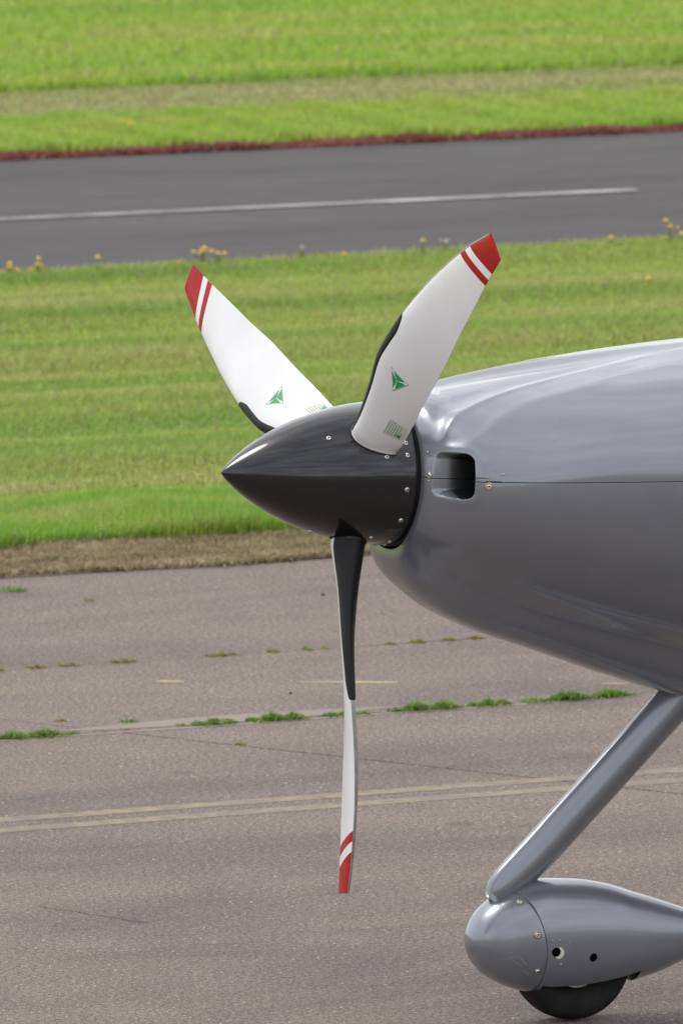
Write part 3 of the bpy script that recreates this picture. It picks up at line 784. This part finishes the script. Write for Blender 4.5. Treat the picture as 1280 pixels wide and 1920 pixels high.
def uq(n):  # cosine spacing squeezed at LE
    t_ = np.linspace(0, 1, n); return (1-np.cos(t_*math.pi/2))**1.3*0+t_**2*.6+.4*(1-np.cos(t_*math.pi))/2
def make_blade(deg, label):
    Bd = Blade(deg)
    rs = np.concatenate([np.linspace(.12, .22, 20), np.linspace(.226, .8768, 90)])
    uu = uq(30); q = np.concatenate([-uu[::-1][:-1], uu])     # back TE ... LE ... front TE
    V = Bd.pt(rs[:, None], q[None, :]); nr, nc = V.shape[:2]
    uvs = np.stack(np.broadcast_arrays(rs[:, None], np.abs(q)[None, :]), -1).reshape(-1, 2)
    V = V.reshape(-1, 3); F = grid_faces(nr, nc, wrap=True)
    # rounded tip cap
    F += [tuple(range((nr-1)*nc, nr*nc))]
    o = P_('propeller_blade', V, F, M_blade, uv=uvs); o['label'] = label; sharp(o, 50)
    # rubber boot
    rb = np.linspace(.135, .478, 70); w0 = np.interp(rb, [.13, .20, .36, .478], [.10, .12, .11, .14]); wb = np.interp(rb, [.13, .25, .40, .478], [.70, .60, .40, .25])
    endf = np.clip((.478-rb)/.045, 0, 1)**.45
    m = 31; g = np.linspace(-1, 1, m)
    Q = np.sign(g)[None, :]*(np.abs(g)[None, :]**1.6)*np.where(g[None, :] < 0, (wb*endf+.004)[:, None], (w0*endf+.004)[:, None])
    OF = .0014*(1-np.abs(g)**8)[None, :]*np.ones(len(rb))[:, None]; OF[-1] = .0002
    Vb = Bd.pt(rb[:, None], Q, OF).reshape(-1, 3); ob = mesh_obj('rubber_boot', Vb, grid_faces(len(rb), m), M_boot, o)
    # metal erosion strip
    re = np.linspace(.474, .8758, 80); Q = np.sign(g)[None, :]*(np.abs(g)[None, :]**1.6)*(.018+.03*np.interp(re, [.47, .87], [0, 1]))[:, None]
    OF = .0006*(1-np.abs(g)**8)[None, :]*np.ones(len(re))[:, None]
    Ve = Bd.pt(re[:, None], Q, OF).reshape(-1, 3); mesh_obj('erosion_strip', Ve, grid_faces(len(re), m), M_edge, o)
    # triangle emblem on the front face: map flat coordinates (metres) to the face
    def face(x, y, eps=.0005):       # x across towards TE, y towards tip, around (r=.3465, u=.51)
        r_ = .3465+y; return Bd.pt(np.array(r_), np.array(.515+x/float(fCC(r_))), np.array(eps))
    T = [np.array((-.0235, .0145)), np.array((.0235, .0145)), np.array((0, -.0285))]; cen = sum(T)/3
    Vd = []; Fd = []
    def poly(pts):
        k = len(Vd); Vd.extend(face(*p) for p in pts); Fd.append(tuple(range(k, k+len(pts))))
    for i in range(3):
        A, B2 = T[i], T[(i+1) % 3]
        # thin outer line
        o1 = cen+(A-cen)*1.13; o2 = cen+(B2-cen)*1.13; i1 = cen+(A-cen)*1.06; i2 = cen+(B2-cen)*1.06
        poly([o1, o2, i2, i1])
        # green sector between two white blade arms
        e = (B2-A)/np.linalg.norm(B2-A)
        a_ = A+e*.0062; b_ = B2-e*.0062
        c1 = cen+(A-cen)*.10+e*.0012; c2 = cen+(B2-cen)*.10-e*.0012
        m1 = cen+(A-cen)*.55+e*.0030; m2 = cen+(B2-cen)*.55-e*.0030
        poly([a_, b_, m2, c2, c1, m1])
    od = mesh_obj('triangle_emblem', Vd, Fd, M_green, o, smooth=False)
    # information label near the root
    def fl2(x, y, eps=.0004):
        r_ = .222+y; return Bd.pt(np.array(r_), np.array(.80+x/float(fCC(r_))), np.array(eps))
    Vs = []; n1, n2 = 9, 9
    for j in range(n2):
        for i in range(n1): Vs.append(fl2(-.020+.040*i/(n1-1), -.023+.046*j/(n2-1)))
    mesh_obj('data_label', Vs, grid_faces(n2, n1), M_stick, o)
    Vp = []; Fp = []; rr = random.Random(3)
    for row in range(7):
        x0 = -.018+.0050*row; y0 = -.020
        while y0 < .019:
            ln = rr.uniform(.0015, .0045); k = len(Vp)
            if row < 6 or y0 < -.002:
                Vp += [fl2(x0, y0, .0008), fl2(x0+.0018, y0, .0008), fl2(x0+.0018, y0+ln, .0008), fl2(x0, y0+ln, .0008)]; Fp.append((k, k+1, k+2, k+3))
            y0 += ln+rr.uniform(.0008, .002)
    mesh_obj('label_print', Vp, Fp, M_print, o, smooth=False)
    Vt = [fl2(.012, -.018, .0011), fl2(.012, -.007, .0011), fl2(.002, -.0125, .0011)]
    mesh_obj('label_emblem', Vt, [(0, 1, 2)], M_green, o, smooth=False)
    # cut-out in the spinner: dark rim and pale seal ring projected on the spinner skin
    def ring(scs, eps, mt, name, skew=0.0, parent=spinner):
        qq = np.concatenate([-np.linspace(1, 0, 40)[:-1]**1.5, np.linspace(0, 1, 40)[:-1]**1.5]); VV = []
        for sc in scs:
            for qv in qq:
                r_ = .135
                for _ in range(12):
                    p = Bd.pt(np.array(r_), np.array(qv), 0.0)
                    cxy = Bd.pt(np.array(r_), np.array(.5), 0.0)*.5+Bd.pt(np.array(r_), np.array(-.5), 0.0)*.5
                    p = cxy+(p-cxy)*sc
                    if skew: p = p+np.array([1., 0, 0])*skew*max(0, (sc-1))
                    R_ = math.hypot(p[1], p[2]); target = float(sr(p[0]))+eps
                    r_ += (target-R_)/max(.3, float(np.dot(p/np.linalg.norm(p), Bd.b)))
                VV.append(p*1.0)
        return mesh_obj(name, VV, grid_faces(len(scs), len(qq), wrap=True), mt, parent)
    ring([.5, 1.0, 1.12], .0011, M_black, 'blade_cutout', 0.0)
    ring([.99, 1.035], .0028, M_chip, 'blade_seal')
    return o
b1 = make_blade(-120, 'near upper blade, white with red banded tip, leaning right')
b2 = make_blade(120, 'far upper blade, white with red banded tip, leaning left')
b3 = make_blade(0, 'lower blade pointing down, seen edge on with black boot')

# ---- cowl fittings, placed by station and height on the near side
def cowl_pt(x, z):
    """surface point on the near side at aft distance x and height z"""
    lo, hi = 0., 11.
    for _ in range(50):
        m = (lo+hi)/2
        if fx(m) < x: lo = m
        else: hi = m
    a, b_ = .2, 2.9
    for _ in range(50):
        m = (a+b_)/2; p, d, i = body_noin(np.array([lo]), np.array([m]))
        if p[0, 2] > z: a = m
        else: b_ = m
    def q(dt, dp):
        p, d, i = body_noin(np.array([lo+dt]), np.array([a+dp])); return Vector(p[0])
    p = q(0, 0); n = (q(.05, 0)-p).cross(q(0, .02)-p).normalized()
    if n.y > 0: n = -n
    return p, n
for (x, z, par, me) in [(.1045, .016, up_c, SMb), (.1045, .004, lo_c, SMt), (.1045, .062, up_c, SMt), (.192, .005, lo_c, SMw), (.216, .030, up_c, SMt), (.219, .031, up_c, SMt)]:
    p, n = cowl_pt(x, z); screw(p+n*.0005, n, par, me)
# little latch notch on the joint
Vn = []
for x in np.linspace(.186, .215, 8):
    for z in (seam_z(x)+.0006, seam_z(x)+.0026):
        p, n = cowl_pt(float(x), float(z)); Vn.append(p+n*.0008)
mesh_obj('latch', Vn, [(2*i, 2*i+1, 2*i+3, 2*i+2) for i in range(7)], M_black, up_c)

Vn = []
for k in range(12):
    t_ = k/11; x = .612+.085*t_; z = -.412-.030*t_; hw_ = .0022*math.sin(math.pi*(k+.3)/11.6)
    for dz_ in (hw_, -hw_):
        p, n = cowl_pt(x, z+dz_); Vn.append(p+n*.0008)
mesh_obj('cooling_slot', Vn, [(2*i, 2*i+1, 2*i+3, 2*i+2) for i in range(11)], M_black, lo_c)

# ---- nose leg
def leg():
    path = [(.385, -.912, .030, .016), (.392, -.902, .052, .022), (.404, -.889, .068, .026), (.425, -.870, .079, .029), (.455, -.842, .084, .031), (.49, -.808, .086, .031), (.60, -.693, .0865, .031), (.70, -.588, .087, .031), (.80, -.483, .088, .031), (.90, -.378, .09, .031)]
    V = []; ns = 40
    for k, (x, z, ch, th) in enumerate(path):
        d = Vector((1, 0, 1.04)).normalized(); 
        if k < 4: d = Vector((.75+.06*k, 0, 1.1)).normalized()
        n = Vector((d.z, 0, -d.x))       # aft-down across the leg
        for j in range(ns):
            a = 2*math.pi*j/ns; cx = math.cos(a); sy = math.sin(a)
            # streamlined: blunt front, finer back
            xx = -cx*.5; th_ = th*(1 if xx < 0 else (1-.35*(xx*2)**2))
            p = Vector((x, 0, z))+n*(xx*ch)+Vector((0, sy*th_, 0)); V.append(p)
    F = grid_faces(len(path), ns, wrap=True)+[tuple(range(ns))]
    return P_('nose_leg', V, F, M_silver)
nose_leg = leg()

# ---- wheel spat
spx = [.3315, .333, .338, .354, .383, .422, .469, .512, .581, .647, .714, .779, .838, .92, 1.0, 1.04]
spt = [-.995, -.982, -.970, -.941, -.913, -.890, -.872, -.866, -.868, -.877, -.896, -.915, -.933, -.955, -.972, -.980]
spb = [-.995, -1.008, -1.020, -1.048, -1.074, -1.093, -1.106, -1.111, -1.109, -1.101, -1.088, -1.070, -1.046, -1.018, -.992, -.983]
spw = [.001, .016, .028, .052, .073, .087, .094, .096, .094, .089, .080, .069, .057, .040, .018, .003]
fst, fsb, fsw = pchip(spx, spt), pchip(spx, spb), pchip(spx, spw)
def spat_pt(x, a):
    zt = fst(x); zb = fsb(x); w_ = fsw(x); zc = (zt+zb)/2; h = (zt-zb)/2
    e = 2/2.25; s, c = np.sin(a), np.cos(a)
    return np.stack(np.broadcast_arrays(x, -w_*np.sign(s)*np.abs(s)**e, zc+h*np.sign(c)*np.abs(c)**e), -1)
def joint_x(A):
    return .418+.055*np.clip(np.minimum(A, 2*math.pi-A)/(math.pi/2), 0, 1.08)
def spat_piece(name, front):
    ns = 96; A = np.linspace(0, 2*math.pi, ns, endpoint=False); J = joint_x(A); rows_ = []
    def pt(X): return np.stack([spat_pt(np.array(x), np.array(a)) for x, a in zip(X, A)])
    if front:
        for t_ in np.linspace(0, 1, 44)**2.1: rows_.append(pt(.3315+t_*(J-.0012-.3315)))
        q = pt(J-.0002); c_ = q.mean(0); q = c_+(q-c_)*.985; rows_.append(q)
    else:
        q = pt(J+.0002); c_ = q.mean(0); q = c_+(q-c_)*.985; rows_.append(q)
        for t_ in np.linspace(0, 1, 90): rows_.append(pt(J+.0012+t_*(1.04-J-.0012)))
    V = np.concatenate(rows_); F = grid_faces(len(rows_), ns, wrap=True)
    F += [tuple(range(ns))[::-1], tuple(range(len(V)-ns, len(V)))]
    return P_(name, V, F, M_silver)
cap = spat_piece('wheel_fairing_nose', True)
spat = spat_piece('wheel_fairing', False)
def boolean(o, V, F):
    bm = bmesh.new(); bm.from_mesh(o.data); bmesh.ops.recalc_face_normals(bm, faces=bm.faces); bm.to_mesh(o.data); bm.free()
    c = mesh_obj('cutter', V, F, M_duct, plane, smooth=False); c.location = -BASE
    bm = bmesh.new(); bm.from_mesh(c.data); bmesh.ops.recalc_face_normals(bm, faces=bm.faces); bm.to_mesh(c.data); bm.free()
    md = o.modifiers.new('b', 'BOOLEAN'); md.object = c; md.operation = 'DIFFERENCE'; md.solver = 'EXACT'; md.material_mode = 'TRANSFER'
    bpy.context.view_layer.update()
    dg = bpy.context.evaluated_depsgraph_get(); me = bpy.data.meshes.new_from_object(o.evaluated_get(dg)); o.modifiers.clear(); o.data = me
    bpy.data.objects.remove(c)
    sharp(o, 40)
def cyl_y(x, z, r_, y0, y1, n=24):
    V = [(x+r_*math.cos(2*math.pi*k/n), y, z+r_*math.sin(2*math.pi*k/n)) for y in (y0, y1) for k in range(n)]
    return V, grid_faces(2, n, wrap=True)+[tuple(range(n)), tuple(range(2*n-1, n-1, -1))]
def boxm(x0, x1, y0, y1, z0, z1):
    V = [(x, y, z) for x in (x0, x1) for y in (y0, y1) for z in (z0, z1)]
    return V, [(0, 1, 3, 2), (4, 6, 7, 5), (0, 4, 5, 1), (2, 3, 7, 6), (0, 2, 6, 4), (1, 5, 7, 3)]
H1 = (.496, -1.008, .0100); H2 = (.586, -1.022, .0092)
for hx_, hz_, hr_ in (H1, H2): boolean(spat, *cyl_y(hx_, hz_, hr_, -.13, -.055))
boolean(spat, *boxm(.485, .715, -.062, .062, -1.2, -1.02))
# chipped filler round the first hole, small dents and scratches
def spat_surf(x, z):
    a, b_ = .05, 3.09
    for _ in range(40):
        m = (a+b_)/2
        if spat_pt(np.array(x), np.array(m))[2] > z: a = m
        else: b_ = m
    f = lambda x_, a_: Vector(spat_pt(np.array(x_), np.array(a_)))
    p = f(x, a); n = (f(x+.002, a)-p).cross(f(x, a+.02)-p).normalized()
    if n.y > 0: n = -n
    return p, n
def patch(name, pts, m, eps=.0006, parent=None):
    V = []
    for (x, z) in pts: p, n = spat_surf(x, z); V.append(p+n*eps)
    c = sum(V, Vector())/len(V); V.append(c+spat_surf(*np.mean(pts, 0))[1]*.0003)
    k = len(pts); return mesh_obj(name, V, [(i, (i+1) % k, k) for i in range(k)], m, parent or spat)
hx_, hz_, hr_ = H1
pts = [(hx_+hr_*math.cos(a)*1.02, hz_+hr_*math.sin(a)*1.02) for a in np.linspace(1.15, -1.75, 10)]
pts += [(hx_+(hr_*1.0+.0085*max(0, math.cos(a+.35))**.7+random.uniform(-.0008, .001))*math.cos(a), hz_+(hr_+.0085*max(0, math.cos(a+.35))**.7)*math.sin(a)) for a in np.linspace(-1.8, 1.2, 12)]
V = [spat_surf(*p)[0]+spat_surf(*p)[1]*.0006 for p in pts]
n1 = 10; V = V[:10]+[V[10+i] for i in range(11, 1, -1)]
mesh_obj('paint_chip', V, [(i, i+1, i+11, i+10) for i in range(9)], M_chip, spat)
for (x, z, me) in [(.424, -.906, SMb), (.452, -.970, SMw), (.460, -1.050, SMb)]:
    p, n = spat_surf(x, z); screw(p+n*.0005, n, cap, me)
for (x, z) in [(.485, -.983), (.502, -.982), (.510, -1.034)]:
    p, n = spat_surf(x, z); screw(p, n, spat, SMt)
def scratch(pts, wd, m=M_scratch, parent=None, name='scratch'):
    V = []; k = len(pts)
    for i, (x, z) in enumerate(pts):
        ww = wd*(.3+.7*math.sin(math.pi*(i+.5)/k)); p, n = spat_surf(x, z-ww/2); V.append(p+n*.0006); p, n = spat_surf(x, z+ww/2); V.append(p+n*.0006)
    mesh_obj(name, V, [(2*i, 2*i+2, 2*i+3, 2*i+1) for i in range(k-1)], m, parent or spat)
scratch([(.527, -.984), (.524, -.990), (.522, -.997)], .003)
scratch([(.612, -.988), (.613, -.994), (.613, -1.003)], .002)
# clear protective tape curling on the spat nose
scratch([(.372, -1.036), (.390, -1.024), (.405, -1.018), (.416, -1.018)], .0008, M_scratch, cap)
scratch([(.398, -1.022), (.412, -1.032), (.428, -1.040)], .0010, M_scratch, cap)
scratch([(.425, -1.046), (.438, -1.054), (.447, -1.064)], .0014, M_scratch, cap)
scratch([(.416, -1.018), (.423, -1.025), (.430, -1.033), (.434, -1.037)], .0014, M_scratch, cap)

# ---- nose wheel
wheel = part(empty('nose_wheel'))
wc = Vector((.578, 0, -1.038)); RT, HW = .130, .050
prof = [(.055, .028), (.065, .038), (.090, .0475), (.110, .0485), (.120, .043), (.1265, .032), (.1268, .030), (.1255, .0295), (.1268, .029), (.130, .012), (.130, .011), (.1285, .0105), (.130, .0100)]
prof = prof+[(r_, -y) for r_, y in prof[::-1]]
V = []; ns = 64
for (r_, y) in prof:
    for k in range(ns): a = 2*math.pi*k/ns; V.append((wc.x+r_*math.cos(a), y, wc.z+r_*math.sin(a)))
sharp(mesh_obj('tyre', V, grid_faces(len(prof), ns, wrap=True), M_tyre, wheel), 50)
V = []; prof = [(.012, -.046), (.020, -.044), (.028, -.026), (.045, -.022), (.054, -.034), (.058, -.034), (.058, .034), (.054, .034), (.045, .022), (.012, .03)]
for (r_, y) in prof:
    for k in range(48): a = 2*math.pi*k/48; V.append((wc.x+r_*math.cos(a), y, wc.z+r_*math.sin(a)))
sharp(mesh_obj('rim', V, grid_faces(len(prof), 48, wrap=True), M_rim, wheel), 40)
